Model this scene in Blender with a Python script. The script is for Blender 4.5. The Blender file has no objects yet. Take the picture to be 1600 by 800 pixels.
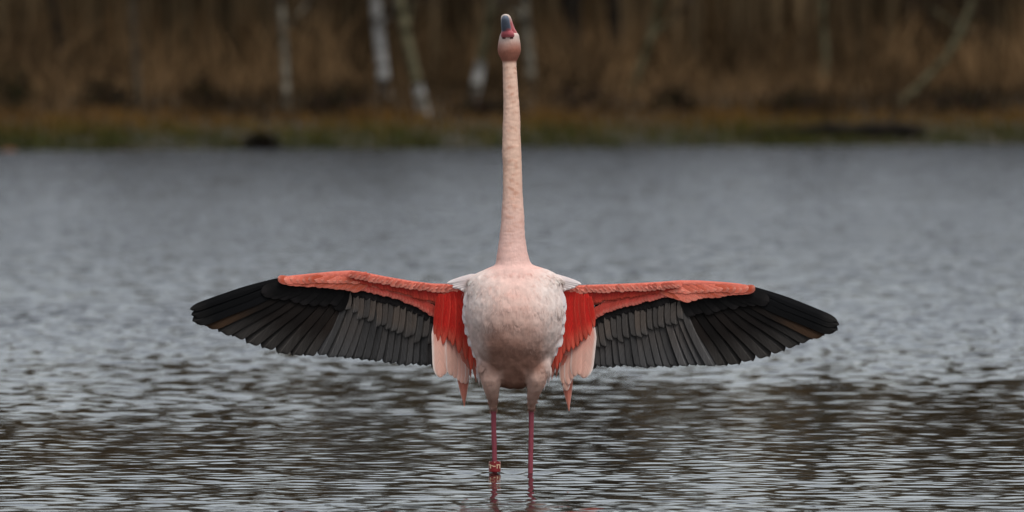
import bpy, bmesh, math, random
import numpy as np
from mathutils import Vector, Matrix, noise

R = math.radians
random.seed(7); rng = np.random.default_rng(7)
scene = bpy.context.scene
COL = scene.collection

# ------------------------------------------------------------------ camera, sky, sun, exposure
FPX, DIST, HOR = 13320.0, 20.0, 100.0            # focal length in px of a 1600 px frame, metres to the bird, horizon row
TILT = math.atan((400 - HOR) / FPX)
CAM_H = DIST * math.tan(TILT + math.atan((740 - 400) / FPX))
cam = bpy.data.cameras.new('camera'); cam_o = bpy.data.objects.new('camera', cam); COL.objects.link(cam_o)
cam_o.location = (0, -DIST, CAM_H); cam_o.rotation_euler = (math.pi / 2 - TILT, 0, 0)
cam.sensor_width = 36; cam.lens = 36 * FPX / 1600; cam.clip_end = 3000; cam.clip_start = 0.5
cam.dof.use_dof = True; cam.dof.focus_distance = DIST - 0.05
cam.dof.aperture_fstop = cam.lens / 40.0          # a 40 mm wide aperture
scene.camera = cam_o

SUN_EL, SUN_AZ = 60, 152                          # azimuth clockwise from +Y: behind the camera, to the right
w = bpy.data.worlds.new('World'); scene.world = w; w.use_nodes = True
nt = w.node_tree; nt.nodes.clear()
sky = nt.nodes.new('ShaderNodeTexSky'); sky.sky_type = 'NISHITA'; sky.sun_disc = False
sky.sun_elevation = R(SUN_EL); sky.sun_rotation = R(SUN_AZ); sky.air_density = 1.0; sky.dust_density = 1.0; sky.ozone_density = 1.0
hs = nt.nodes.new('ShaderNodeHueSaturation'); hs.inputs['Saturation'].default_value = 0.34
bgn = nt.nodes.new('ShaderNodeBackground'); bgn.inputs['Strength'].default_value = 0.098
wo = nt.nodes.new('ShaderNodeOutputWorld')
nt.links.new(sky.outputs[0], hs.inputs['Color']); nt.links.new(hs.outputs[0], bgn.inputs[0]); nt.links.new(bgn.outputs[0], wo.inputs[0])
sl = bpy.data.lights.new('sun', 'SUN'); sl.energy = 1.5; sl.angle = R(28); sl.color = (1.0, 0.965, 0.92)
so = bpy.data.objects.new('sun', sl); COL.objects.link(so)
sd = Vector((math.sin(R(SUN_AZ)) * math.cos(R(SUN_EL)), math.cos(R(SUN_AZ)) * math.cos(R(SUN_EL)), math.sin(R(SUN_EL))))
so.rotation_euler = sd.to_track_quat('Z', 'Y').to_euler(); so.location = sd * 50
vs = scene.view_settings
vs.view_transform = 'Standard'; vs.look = 'None'; vs.gamma = 1.0; vs.exposure = 0.48; vs.use_curve_mapping = False
scene.cycles.use_denoising = True

# ------------------------------------------------------------------ helpers
CT, ST = math.cos(TILT), math.sin(TILT)
def P(px, py, y=0.0):
    """photo pixel -> point on the vertical plane Y = y"""
    dx = px - 800; u = 400 - py
    d = Vector((dx, FPX * CT + u * ST, -FPX * ST + u * CT))
    k = (y + DIST) / d.y
    return Vector((0, -DIST, CAM_H)) + d * k
S = FPX / DIST                                     # px per metre at the bird
def to_px(x, y, z):
    k = (y + DIST); ang = math.atan((CAM_H - z) / k) - TILT
    return 800 + x / k * FPX, 400 + math.tan(ang) * FPX
def lin(r, g, b):
    f = lambda c: (c / 255 / 12.92) if c <= 10 else ((c / 255 + 0.055) / 1.055) ** 2.4
    return (f(r), f(g), f(b))
def lerp(a, b, t): return tuple(a[i] + (b[i] - a[i]) * t for i in range(3))
def sstep(a, b, x):
    t = max(0.0, min(1.0, (x - a) / (b - a))); return t * t * (3 - 2 * t)
def link(o, parent=None):
    COL.objects.link(o)
    if parent: o.parent = parent
    return o
def mesh_obj(name, verts, faces, mat, parent=None, smooth=True, cols=None, uvs=None):
    me = bpy.data.meshes.new(name); me.from_pydata([tuple(v) for v in verts], [], faces)
    if smooth: me.polygons.foreach_set('use_smooth', [True] * len(me.polygons))
    if mat: me.materials.append(mat)
    if cols is not None:
        at = me.color_attributes.new('Col', 'FLOAT_COLOR', 'POINT')
        at.data.foreach_set('color', np.array([(*c, 1.0) for c in cols], dtype=np.float32).ravel())
    if uvs is not None:
        ul = me.uv_layers.new(name='UV')
        li = np.empty(len(me.loops), dtype=np.int32); me.loops.foreach_get('vertex_index', li)
        ul.data.foreach_set('uv', np.array(uvs, dtype=np.float32)[li].ravel())
    me.update()
    return link(bpy.data.objects.new(name, me), parent)
def fast_mesh(name, verts, quads, mat, cols=None, smooth=True, tris=None):
    """numpy arrays -> mesh object"""
    me = bpy.data.meshes.new(name)
    polys = []
    if quads is not None and len(quads): polys.append((quads, 4))
    if tris is not None and len(tris): polys.append((tris, 3))
    me.vertices.add(len(verts)); me.vertices.foreach_set('co', np.ascontiguousarray(verts, dtype=np.float32).ravel())
    idx = np.concatenate([p.ravel() for p, n in polys]).astype(np.int32)
    tot = np.concatenate([np.full(len(p), n, dtype=np.int32) for p, n in polys])
    st = np.concatenate([[0], np.cumsum(tot)[:-1]]).astype(np.int32)
    me.loops.add(len(idx)); me.loops.foreach_set('vertex_index', idx)
    me.polygons.add(len(tot)); me.polygons.foreach_set('loop_start', st); me.polygons.foreach_set('loop_total', tot)
    me.polygons.foreach_set('use_smooth', np.full(len(tot), smooth))
    me.materials.append(mat)
    if cols is not None:
        at = me.color_attributes.new('Col', 'FLOAT_COLOR', 'POINT')
        c4 = np.ones((len(verts), 4), dtype=np.float32); c4[:, :3] = cols
        at.data.foreach_set('color', c4.ravel())
    me.update(calc_edges=True); me.validate()
    return link(bpy.data.objects.new(name, me))
def tag(o, label=None, cat=None, group=None, kind=None):
    if label: o['label'] = label
    if cat: o['category'] = cat
    if group: o['group'] = group
    if kind: o['kind'] = kind
    return o
def empty(name, loc):
    o = bpy.data.objects.new(name, None); o.location = loc; o.empty_display_size = 0.1
    return link(o)

# ------------------------------------------------------------------ materials
def newmat(name):
    m = bpy.data.materials.new(name); m.use_nodes = True
    n = m.node_tree.nodes; b = n['Principled BSDF']
    return m, m.node_tree, b
def N(nt, t, **kw):
    n = nt.nodes.new(t)
    for k, v in kw.items(): setattr(n, k, v)
    return n
def mat_attr(name, rough=0.85, spec=0.2, nscale=120, namt=0.25, bump=0.3, bscale=400, transl=0.0):
    """colour attribute x fine noise, fine relief"""
    m, nt, b = newmat(name); L = nt.links.new
    a = N(nt, 'ShaderNodeAttribute', attribute_name='Col')
    tc = N(nt, 'ShaderNodeTexCoord')
    no = N(nt, 'ShaderNodeTexNoise'); no.inputs['Scale'].default_value = nscale; no.inputs['Detail'].default_value = 4
    mr = N(nt, 'ShaderNodeMapRange'); mr.inputs['From Min'].default_value = .25; mr.inputs['From Max'].default_value = .75
    mr.inputs['To Min'].default_value = 1 - namt; mr.inputs['To Max'].default_value = 1 + namt
    mx = N(nt, 'ShaderNodeVectorMath', operation='SCALE')
    L(tc.outputs['Object'], no.inputs['Vector']); L(no.outputs['Fac'], mr.inputs['Value'])
    L(a.outputs['Color'], mx.inputs[0]); L(mr.outputs[0], mx.inputs['Scale']); L(mx.outputs[0], b.inputs['Base Color'])
    b.inputs['Roughness'].default_value = rough; b.inputs['Specular IOR Level'].default_value = spec
    if bump:
        n2 = N(nt, 'ShaderNodeTexNoise'); n2.inputs['Scale'].default_value = bscale; n2.inputs['Detail'].default_value = 3
        bp = N(nt, 'ShaderNodeBump'); bp.inputs['Strength'].default_value = bump; bp.inputs['Distance'].default_value = 0.002
        mp = N(nt, 'ShaderNodeMapping'); mp.inputs['Scale'].default_value = (1, 1, .28); L(tc.outputs['Object'], mp.inputs[0]); L(mp.outputs[0], n2.inputs['Vector']); L(n2.outputs['Fac'], bp.inputs['Height']); L(bp.outputs[0], b.inputs['Normal'])
    if transl:
        tr = N(nt, 'ShaderNodeBsdfTranslucent'); ms = N(nt, 'ShaderNodeMixShader'); ms.inputs[0].default_value = transl
        L(mx.outputs[0], tr.inputs['Color']); L(b.outputs[0], ms.inputs[1]); L(tr.outputs[0], ms.inputs[2])
        L(ms.outputs[0], nt.nodes['Material Output'].inputs['Surface'])
    return m
def mat_feather(name, base, tip, tip_from=0.7, tip_to=1.0, alt=None, edge=None, vary=0.25, rough=0.6, transl=0.0, spec=0.3, barb=0.35, shaft=1.0):
    """UV: x across the vane (0.5 the shaft), y from root to tip; each feather varies on its own"""
    m, nt, b = newmat(name); L = nt.links.new
    uv = N(nt, 'ShaderNodeUVMap', uv_map='UV'); sx = N(nt, 'ShaderNodeSeparateXYZ'); L(uv.outputs[0], sx.inputs[0])
    oi = N(nt, 'ShaderNodeObjectInfo')
    c1 = N(nt, 'ShaderNodeMix', data_type='RGBA'); c1.inputs['A'].default_value = (*base, 1); c1.inputs['B'].default_value = (*(alt or base), 1)
    L(oi.outputs['Random'], c1.inputs['Factor'])
    mr = N(nt, 'ShaderNodeMapRange', interpolation_type='SMOOTHSTEP'); mr.inputs['From Min'].default_value = tip_from; mr.inputs['From Max'].default_value = tip_to
    # ragged tip border
    nz = N(nt, 'ShaderNodeTexNoise'); nz.inputs['Scale'].default_value = 9; ad = N(nt, 'ShaderNodeMath', operation='MULTIPLY_ADD')
    L(uv.outputs[0], nz.inputs['Vector']); L(nz.outputs['Fac'], ad.inputs[0]); ad.inputs[1].default_value = .18; L(sx.outputs['Y'], ad.inputs[2])
    sb = N(nt, 'ShaderNodeMath', operation='SUBTRACT'); L(ad.outputs[0], sb.inputs[0]); sb.inputs[1].default_value = .09
    L(sb.outputs[0], mr.inputs['Value'])
    c2 = N(nt, 'ShaderNodeMix', data_type='RGBA'); L(mr.outputs[0], c2.inputs['Factor']); L(c1.outputs['Result'], c2.inputs['A']); c2.inputs['B'].default_value = (*tip, 1)
    last = c2.outputs['Result']
    if edge:
        ab = N(nt, 'ShaderNodeMath', operation='MULTIPLY_ADD'); L(sx.outputs['X'], ab.inputs[0]); ab.inputs[1].default_value = 2; ab.inputs[2].default_value = -1
        aa = N(nt, 'ShaderNodeMath', operation='ABSOLUTE'); L(ab.outputs[0], aa.inputs[0])
        me_ = N(nt, 'ShaderNodeMapRange', interpolation_type='SMOOTHSTEP'); me_.inputs['From Min'].default_value = .55; me_.inputs['From Max'].default_value = 1.0
        L(aa.outputs[0], me_.inputs['Value'])
        c3 = N(nt, 'ShaderNodeMix', data_type='RGBA'); L(me_.outputs[0], c3.inputs['Factor']); L(last, c3.inputs['A']); c3.inputs['B'].default_value = (*edge, 1)
        last = c3.outputs['Result']
    # barbs: fine slanted streaks away from the shaft, and a per-feather brightness
    ab2 = N(nt, 'ShaderNodeMath', operation='SUBTRACT'); L(sx.outputs['X'], ab2.inputs[0]); ab2.inputs[1].default_value = .5
    ab3 = N(nt, 'ShaderNodeMath', operation='ABSOLUTE'); L(ab2.outputs[0], ab3.inputs[0])
    mm = N(nt, 'ShaderNodeMath', operation='MULTIPLY_ADD'); L(ab3.outputs[0], mm.inputs[0]); mm.inputs[1].default_value = -.5; L(sx.outputs['Y'], mm.inputs[2])
    cb = N(nt, 'ShaderNodeCombineXYZ'); L(mm.outputs[0], cb.inputs['Y']); L(oi.outputs['Random'], cb.inputs['Z'])
    mxx = N(nt, 'ShaderNodeMath', operation='MULTIPLY'); L(sx.outputs['X'], mxx.inputs[0]); mxx.inputs[1].default_value = .06; L(mxx.outputs[0], cb.inputs['X'])
    bz = N(nt, 'ShaderNodeTexNoise'); bz.inputs['Scale'].default_value = 45; bz.inputs['Detail'].default_value = 3; L(cb.outputs[0], bz.inputs['Vector'])
    br = N(nt, 'ShaderNodeMapRange'); br.inputs['From Min'].default_value = .25; br.inputs['From Max'].default_value = .75
    br.inputs['To Min'].default_value = 1 - barb; br.inputs['To Max'].default_value = 1 + barb
    L(bz.outputs['Fac'], br.inputs['Value'])
    rn = N(nt, 'ShaderNodeMath', operation='MULTIPLY_ADD'); L(oi.outputs['Random'], rn.inputs[0]); rn.inputs[1].default_value = 2 * vary; rn.inputs[2].default_value = 1 - vary
    bm_ = N(nt, 'ShaderNodeMath', operation='MULTIPLY'); L(br.outputs[0], bm_.inputs[0]); L(rn.outputs[0], bm_.inputs[1])
    shf = N(nt, 'ShaderNodeMapRange', interpolation_type='SMOOTHSTEP'); shf.inputs['From Min'].default_value = .015; shf.inputs['From Max'].default_value = .05; shf.inputs['To Min'].default_value = shaft; shf.inputs['To Max'].default_value = 1.0
    L(ab3.outputs[0], shf.inputs['Value']); bs_ = N(nt, 'ShaderNodeMath', operation='MULTIPLY'); L(bm_.outputs[0], bs_.inputs[0]); L(shf.outputs[0], bs_.inputs[1]); bm_ = bs_
    sc = N(nt, 'ShaderNodeVectorMath', operation='SCALE'); L(last, sc.inputs[0]); L(bm_.outputs[0], sc.inputs['Scale'])
    L(sc.outputs[0], b.inputs['Base Color'])
    bp = N(nt, 'ShaderNodeBump'); bp.inputs['Strength'].default_value = .35; bp.inputs['Distance'].default_value = .001
    L(bz.outputs['Fac'], bp.inputs['Height']); L(bp.outputs[0], b.inputs['Normal'])
    b.inputs['Roughness'].default_value = rough; b.inputs['Specular IOR Level'].default_value = spec
    if transl:
        tr = N(nt, 'ShaderNodeBsdfTranslucent'); ms = N(nt, 'ShaderNodeMixShader'); ms.inputs[0].default_value = transl
        L(sc.outputs[0], tr.inputs['Color']); L(b.outputs[0], ms.inputs[1]); L(tr.outputs[0], ms.inputs[2])
        L(ms.outputs[0], nt.nodes['Material Output'].inputs['Surface'])
    return m

M = {}
M['plumage'] = mat_attr('plumage', .9, .1, 90, .10, .5, 330, .08)
M['primary'] = mat_feather('primary', (.0035, .003, .003), (.038, .034, .031), .5, .95, alt=(.014, .010, .008), vary=.35, rough=.75, spec=.12, shaft=1.7)
M['primary_black'] = mat_feather('primary_black', (.003, .003, .0035), (.014, .013, .012), .75, 1, vary=.3, rough=.75, spec=.10, shaft=1.7)
M['primary_brown'] = mat_feather('primary_brown', (.007, .005, .004), (.040, .022, .012), .4, .85, vary=.3, rough=.75, spec=.12)
M['secondary'] = mat_feather('secondary', (.048, .046, .045), (.066, .063, .062), .4, .9, alt=(.060, .052, .047), vary=.22, rough=.7, spec=.15, shaft=1.7)
M['grey_covert'] = mat_feather('grey_covert', (.060, .057, .055), (.066, .060, .056), .6, 1, alt=(.088, .068, .055), vary=.25, rough=.7, spec=.15, shaft=1.7)
M['black_covert'] = mat_feather('black_covert', (.005, .0045, .0045), (.014, .012, .012), .6, 1, vary=.4, rough=.75, spec=.12)
M['red_dark'] = mat_feather('red_dark', (.55, .040, .026), (.66, .075, .045), .5, 1, alt=(.50, .028, .020), edge=(.62, .085, .055), vary=.18, rough=.7, transl=.12)
M['red_pink'] = mat_feather('red_pink', (.66, .085, .055), (.74, .19, .14), .55, 1, alt=(.62, .07, .05), edge=(.74, .16, .12), vary=.15, rough=.75, transl=.12)
M['orange_top'] = mat_feather('orange_top', (.66, .13, .085), (.76, .27, .20), .4, 1, alt=(.72, .18, .12), vary=.22, rough=.75, transl=.1)
M['hand'] = mat_feather('hand', (.68, .105, .045), (.78, .27, .19), .65, 1, alt=(.72, .19, .13), edge=(.74, .19, .13), vary=.28, rough=.75, transl=.1)
M['axillary'] = mat_feather('axillary', (.72, .030, .017), (.76, .14, .085), .6, 1, alt=(.60, .016, .011), edge=(.74, .065, .04), vary=.2, rough=.7, transl=.2)
M['tertial'] = mat_feather('tertial', (.76, .30, .23), (.84, .50, .40), .05, .6, alt=(.78, .33, .25), edge=(.92, .78, .71), vary=.12, rough=.75, transl=.25, barb=.12)
M['salmon'] = mat_feather('salmon', (.74, .26, .19), (.76, .27, .19), .5, .9, alt=(.74, .22, .15), edge=(.78, .36, .28), vary=.08, rough=.75, transl=.25, barb=.15)
M['white'] = mat_feather('white', (.86, .78, .76), (.86, .79, .77), .5, .9, alt=(.86, .72, .69), vary=.05, rough=.85, transl=.15, barb=.08)

# ------------------------------------------------------------------ ground and lake
def shore_y(x): return 77.2 + np.clip(x, -12, 12) * 0.62 + 0.35 * np.sin(x * 1.3) + 0.22 * np.sin(x * 3.1 + 1)
def bank_z(x, y):
    d = y - shore_y(x)
    return np.interp(d, [-400, -6, -1.0, 0, 1.0, 4, 11, 20, 45, 120, 900], [-.42, -.42, -.25, -.01, .10, .17, .30, .46, .85, 2.0, 6.0])
def grid_mesh(xs, ys, zf):
    X, Y = np.meshgrid(xs, ys); Z = zf(X, Y)
    v = np.stack([X.ravel(), Y.ravel(), Z.ravel()], 1); nx, ny = len(xs), len(ys)
    i = np.arange(nx * ny).reshape(ny, nx)
    q = np.stack([i[:-1, :-1].ravel(), i[:-1, 1:].ravel(), i[1:, 1:].ravel(), i[1:, :-1].ravel()], 1)
    return v, q
m, nt_, b = newmat('soil'); L = nt_.links.new
g = N(nt_, 'ShaderNodeNewGeometry'); no = N(nt_, 'ShaderNodeTexNoise'); no.inputs['Scale'].default_value = .9; no.inputs['Detail'].default_value = 6
cr = N(nt_, 'ShaderNodeValToRGB'); cr.color_ramp.elements[0].color = (.016, .015, .006, 1); cr.color_ramp.elements[1].color = (.042, .030, .012, 1)
cr.color_ramp.elements[0].position = .3; cr.color_ramp.elements[1].position = .7
L(g.outputs['Position'], no.inputs['Vector']); L(no.outputs['Fac'], cr.inputs[0]); L(cr.outputs[0], b.inputs['Base Color']); b.inputs['Roughness'].default_value = .95
M['soil'] = m
xs = np.concatenate([np.linspace(-900, -40, 12), np.arange(-38, 38.1, .6), np.linspace(40, 900, 12)])
ys = np.concatenate([np.linspace(-900, 60, 14), np.arange(62, 110, .5), np.linspace(112, 900, 22)])
v, q = grid_mesh(xs, ys, bank_z)
tag(fast_mesh('ground', v, q, M['soil']), kind='structure')

# water: real wavelets, calmer round the bird, wind-roughened further out
def wave_set(n, l0, l1, seed, spread=75):
    r = np.random.default_rng(seed); lam = np.exp(r.uniform(math.log(l0), math.log(l1), n)); k = 2 * math.pi / lam
    th = R(262) + r.normal(0, R(spread / 1.6), n)
    return k * np.cos(th), k * np.sin(th), r.uniform(0, 2 * math.pi, n), (1 / k) * math.sqrt(2 / n)
W1 = wave_set(60, .035, .085, 1, 95); W2 = wave_set(60, .065, .14, 2, 95); W3 = wave_set(60, .085, .16, 4, 95); W4 = wave_set(70, .11, .21, 5, 95); W_LONG = wave_set(30, .35, 1.0, 3, 80)
def wsum(ws, X, Y, d0):
    out = np.zeros_like(X)
    for kx, ky, ph, a in zip(*ws): out += a * np.sin(kx * X + ky * Y + ph + d0)
    return out
SL_NEAR, SL_FAR = 0.028, 0.155
def gust(X, Y):
    return .5 + .5 * np.sin(.9 * X + .35 * Y + 1.7 * np.sin(.21 * Y + .6 * X) + .8) * np.sin(.41 * Y - .5 * X + 1.1 * np.sin(.8 * X))
def ss(a, b, x):
    t = np.clip((x - a) / (b - a), 0, 1); return t * t * (3 - 2 * t)
def water_z(X, Y):
    gs = gust(X, Y); rough = ss(2.4, 14.0, Y + 1.6 * (gs - .5))
    calm = 1 + .45 * np.exp(-((X - .05) / 1.3) ** 2 - ((Y + .25) / .35) ** 2) + .9 * np.exp(-((X - .05) / .9) ** 2 - ((Y + 1.5) / .6) ** 2)
    sl = (SL_NEAR * (.75 + .5 * gs)) * (1 - rough) * calm + SL_FAR * rough * (.93 + .12 * gs) * (1 + .55 * ss(35, 72, Y))
    e1, e2, e3 = 1 - ss(3.0, 4.4, Y), 1 - ss(12.0, 14.0, Y), 1 - ss(36, 40, Y); y0 = Y.min(); z = 0
    if y0 < 4.3: z = z + .58 * e1 * wsum(W1, X, Y, 0)
    if y0 < 13.9: z = z + e2 * (.76 - .20 * e1) * wsum(W2, X, Y, 0)
    if y0 < 39.9: z = z + e3 * (.82 - .30 * e2 - .10 * e1) * wsum(W3, X, Y, 0)
    z = sl * (z + (1 - .45 * e3 - .12 * e2 - .12 * e1) * wsum(W4, X, Y, 0) + (.10 - .07 * rough) * wsum(W_LONG, X, Y, 0))
    for px in (773, 829):                          # rings where the legs pierce the surface
        c = P(px, 740, .0); r = np.hypot(X - c.x, Y - LEG_Y)
        z += .0020 * np.sin(r * 2 * math.pi / .075) * np.exp(-r / .10)
    return z
LEG_Y = 0.0
YA, YB, YC = 4.4, 14.0, 40.0; XA, XB, XC, XD = 2.1, 3.2, 4.8, 8.0
def seg(a, b, st): return np.linspace(a, b, int(round((b - a) / st)) + 1)
parts = [grid_mesh(seg(-XA, XA, .013), seg(-4, YA, .011), water_z), grid_mesh(seg(-XB, XB, .022), seg(YA - .01, YB, .02), water_z),
         grid_mesh(seg(-XC, XC, .045), seg(YB - .01, YC, .03), water_z), grid_mesh(seg(-XD, XD, .07), seg(YC - .01, 87, .042), water_z)]
def flat(x0, x1, y0, y1):
    v = np.array([[x0, y0, 0], [x1, y0, 0], [x1, y1, 0], [x0, y1, 0]], float); parts.append((v, np.array([[0, 1, 2, 3]])))
ZONES = ((XA, 5.0, .030, -4, YA, .030), (XB, 7.5, .050, YA - .01, YB, .045), (XC, 11.0, .09, YB - .01, YC, .06), (XD, 20.0, .16, YC - .01, 87, .084))
for x0, x1, sx, ya, yb, sy in ZONES:               # coarser wavelets off to the sides
    for sg in (-1, 1): parts.append(grid_mesh(seg(x0, x1, sx) if sg > 0 else seg(-x1, -x0, sx), seg(ya, yb, sy), water_z))
n_wave = sum(len(q) for v, q in parts)
flat(-900, 900, -900, -4)
for x0, x1, sx, ya, yb, sy in ZONES: flat(-900, -x1, ya, yb); flat(x1, 900, ya, yb)
flat(-900, 900, 87, 95)
vv, qq, o0 = [], [], 0
for v, q in parts: vv.append(v); qq.append(q + o0); o0 += len(v)
m, nt_, b = newmat('water'); L = nt_.links.new
b.inputs['Base Color'].default_value = (.012, .011, .008, 1); b.inputs['Roughness'].default_value = .02; b.inputs['IOR'].default_value = 1.333
g = N(nt_, 'ShaderNodeNewGeometry'); no = N(nt_, 'ShaderNodeTexNoise'); no.inputs['Scale'].default_value = .35
cr = N(nt_, 'ShaderNodeValToRGB'); cr.color_ramp.elements[0].color = (.010, .009, .006, 1); cr.color_ramp.elements[1].color = (.016, .014, .009, 1)
L(g.outputs['Position'], no.inputs['Vector']); L(no.outputs['Fac'], cr.inputs[0]); L(cr.outputs[0], b.inputs['Base Color'])
sxy = N(nt_, 'ShaderNodeSeparateXYZ'); mrr = N(nt_, 'ShaderNodeMapRange'); L(g.outputs['Position'], sxy.inputs[0]); L(sxy.outputs['Y'], mrr.inputs['Value'])   # wind-ruffled water: ripples too fine for the mesh
for k_, v_ in (('From Min', 7), ('From Max', 26), ('To Min', .02), ('To Max', .17)): mrr.inputs[k_].default_value = v_
L(mrr.outputs[0], b.inputs['Roughness'])
M['water'] = m
m = m.copy(); m.name = 'open_water'; nt_ = m.node_tree; L = nt_.links.new; b = nt_.nodes['Principled BSDF']     # far outside the waves the relief is in the material
g = N(nt_, 'ShaderNodeNewGeometry'); no = N(nt_, 'ShaderNodeTexNoise'); no.inputs['Scale'].default_value = 6; no.inputs['Detail'].default_value = 3
bp = N(nt_, 'ShaderNodeBump'); bp.inputs['Distance'].default_value = .03; L(g.outputs['Position'], no.inputs['Vector']); L(no.outputs['Fac'], bp.inputs['Height']); L(bp.outputs[0], b.inputs['Normal'])
wat = fast_mesh('water', np.concatenate(vv), np.concatenate(qq), M['water']); wat.data.materials.append(m)
mi = np.zeros(len(wat.data.polygons), np.int32); mi[n_wave:] = 1; wat.data.polygons.foreach_set('material_index', mi)
tag(wat, kind='structure')

# ------------------------------------------------------------------ far bank: grass, bracken, wood
M['plant'] = mat_attr('plant', .9, .1, 8, .25, 0, 0, .15)
def blades(name, n, area, hfun, wfun, colfun, lean=.25, tri=True):
    """n tapering stalks standing on the bank, joined into one mass"""
    x, y = area(n); keep = bank_z(x, y) > -.05; x, y = x[keep], y[keep]; n = len(x); z = bank_z(x, y) - .03
    h = hfun(x, y, n); wd = wfun(n); an = rng.uniform(0, math.pi, n); la = rng.normal(0, lean, n); lb = rng.normal(0, lean, n)
    dx, dy = np.cos(an) * wd / 2, np.sin(an) * wd / 2
    b0 = np.stack([x - dx, y - dy, z], 1); b1 = np.stack([x + dx, y + dy, z], 1)
    mx, my, mz = x + la * h * .35, y + lb * h * .35, z + h * .55
    m0 = np.stack([mx - dx * .8, my - dy * .8, mz], 1); m1 = np.stack([mx + dx * .8, my + dy * .8, mz], 1)
    t = np.stack([x + la * h, y + lb * h, z + h], 1)
    v = np.stack([b0, b1, m1, m0, t], 1).reshape(-1, 3); i = np.arange(n) * 5
    c = np.repeat(colfun(x, y, n), 5, axis=0)
    return fast_mesh(name, v, np.stack([i, i + 1, i + 2, i + 3], 1), M['plant'], c, False, np.stack([i + 3, i + 2, i + 4], 1))
def strip(d0, d1, X=20):
    def f(n):
        x = rng.uniform(-X, X, n); return x, shore_y(x) + rng.uniform(d0, d1, n)
    return f
def cmix(c0, c1, t): return np.array(c0)[None] * (1 - t[:, None]) + np.array(c1)[None] * t[:, None]
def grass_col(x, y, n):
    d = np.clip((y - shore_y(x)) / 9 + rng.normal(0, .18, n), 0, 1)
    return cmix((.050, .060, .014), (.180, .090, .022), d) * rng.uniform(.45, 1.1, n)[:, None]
def shore_strip(n):
    x = rng.uniform(-20, 20, n); return x, shore_y(x) - .1 + 13 * rng.random(n) ** 1.7
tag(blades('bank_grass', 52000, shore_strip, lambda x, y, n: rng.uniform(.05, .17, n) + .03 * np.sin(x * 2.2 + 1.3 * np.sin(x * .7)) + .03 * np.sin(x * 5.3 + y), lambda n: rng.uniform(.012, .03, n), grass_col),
    'low olive and russet grass covering the far bank', 'grass', kind='stuff')
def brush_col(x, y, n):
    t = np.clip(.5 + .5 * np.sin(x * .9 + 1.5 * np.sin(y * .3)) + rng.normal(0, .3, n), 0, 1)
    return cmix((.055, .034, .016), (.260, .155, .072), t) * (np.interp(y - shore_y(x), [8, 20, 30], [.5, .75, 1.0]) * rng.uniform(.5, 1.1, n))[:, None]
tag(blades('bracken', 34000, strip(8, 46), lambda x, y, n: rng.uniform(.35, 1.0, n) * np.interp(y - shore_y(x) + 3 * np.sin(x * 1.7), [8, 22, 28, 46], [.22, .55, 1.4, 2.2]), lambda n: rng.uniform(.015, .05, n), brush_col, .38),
    'dead brown bracken and brushwood under the trees', 'bracken', kind='stuff')
def wood_col(x, y, n): return cmix((.050, .035, .018), (.205, .140, .075), np.clip(.45 + .4 * np.sin(x * .8 + 2 * np.sin(y * .2)) + rng.normal(0, .25, n), 0, 1)) * rng.uniform(.5, 1.1, n)[:, None]
tag(blades('far_woodland', 14000, strip(30, 72, 30), lambda x, y, n: 3.5 + 8 * rng.random(n) ** 1.2, lambda n: rng.uniform(.03, .11, n), wood_col, .07),
    'dense mass of bare brown saplings behind the birches', 'woodland', kind='stuff')

def bark_mat(name, c0, c1, patch):
    m, nt, b = newmat(name); L = nt.links.new
    tc = N(nt, 'ShaderNodeTexCoord'); mp = N(nt, 'ShaderNodeMapping'); mp.inputs['Scale'].default_value = (2.2, 2.2, 5)
    n1 = N(nt, 'ShaderNodeTexNoise'); n1.inputs['Scale'].default_value = 1.3; n1.inputs['Detail'].default_value = 6
    cr = N(nt, 'ShaderNodeValToRGB'); cr.color_ramp.elements[0].position = patch; cr.color_ramp.elements[1].position = patch + .14
    cr.color_ramp.elements[0].color = (*c0, 1); cr.color_ramp.elements[1].color = (*c1, 1)
    L(tc.outputs['Object'], mp.inputs[0]); L(mp.outputs[0], n1.inputs['Vector']); L(n1.outputs['Fac'], cr.inputs[0]); L(cr.outputs[0], b.inputs['Base Color'])
    bp = N(nt, 'ShaderNodeBump'); bp.inputs['Distance'].default_value = .01; L(n1.outputs['Fac'], bp.inputs['Height']); L(bp.outputs[0], b.inputs['Normal'])
    b.inputs['Roughness'].default_value = .9; b.inputs['Specular IOR Level'].default_value = .08
    return m
M['birch'] = bark_mat('birch', (.035, .03, .024), (.36, .35, .33), .42)
M['birch_dull'] = bark_mat('birch_dull', (.035, .03, .022), (.20, .18, .14), .45)
M['birch_foot'] = bark_mat('birch_foot', (.09, .08, .06), (.40, .385, .36), .40)
M['bark_dark'] = bark_mat('bark_dark', (.006, .005, .004), (.018, .014, .010), .45)
M['bark_brown'] = bark_mat('bark_brown', (.025, .020, .013), (.065, .050, .034), .42)
M['bark_olive'] = bark_mat('bark_olive', (.03, .027, .013), (.115, .102, .060), .40)
M['twig'] = bark_mat('twig', (.035, .025, .018), (.085, .062, .045), .45)

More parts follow.
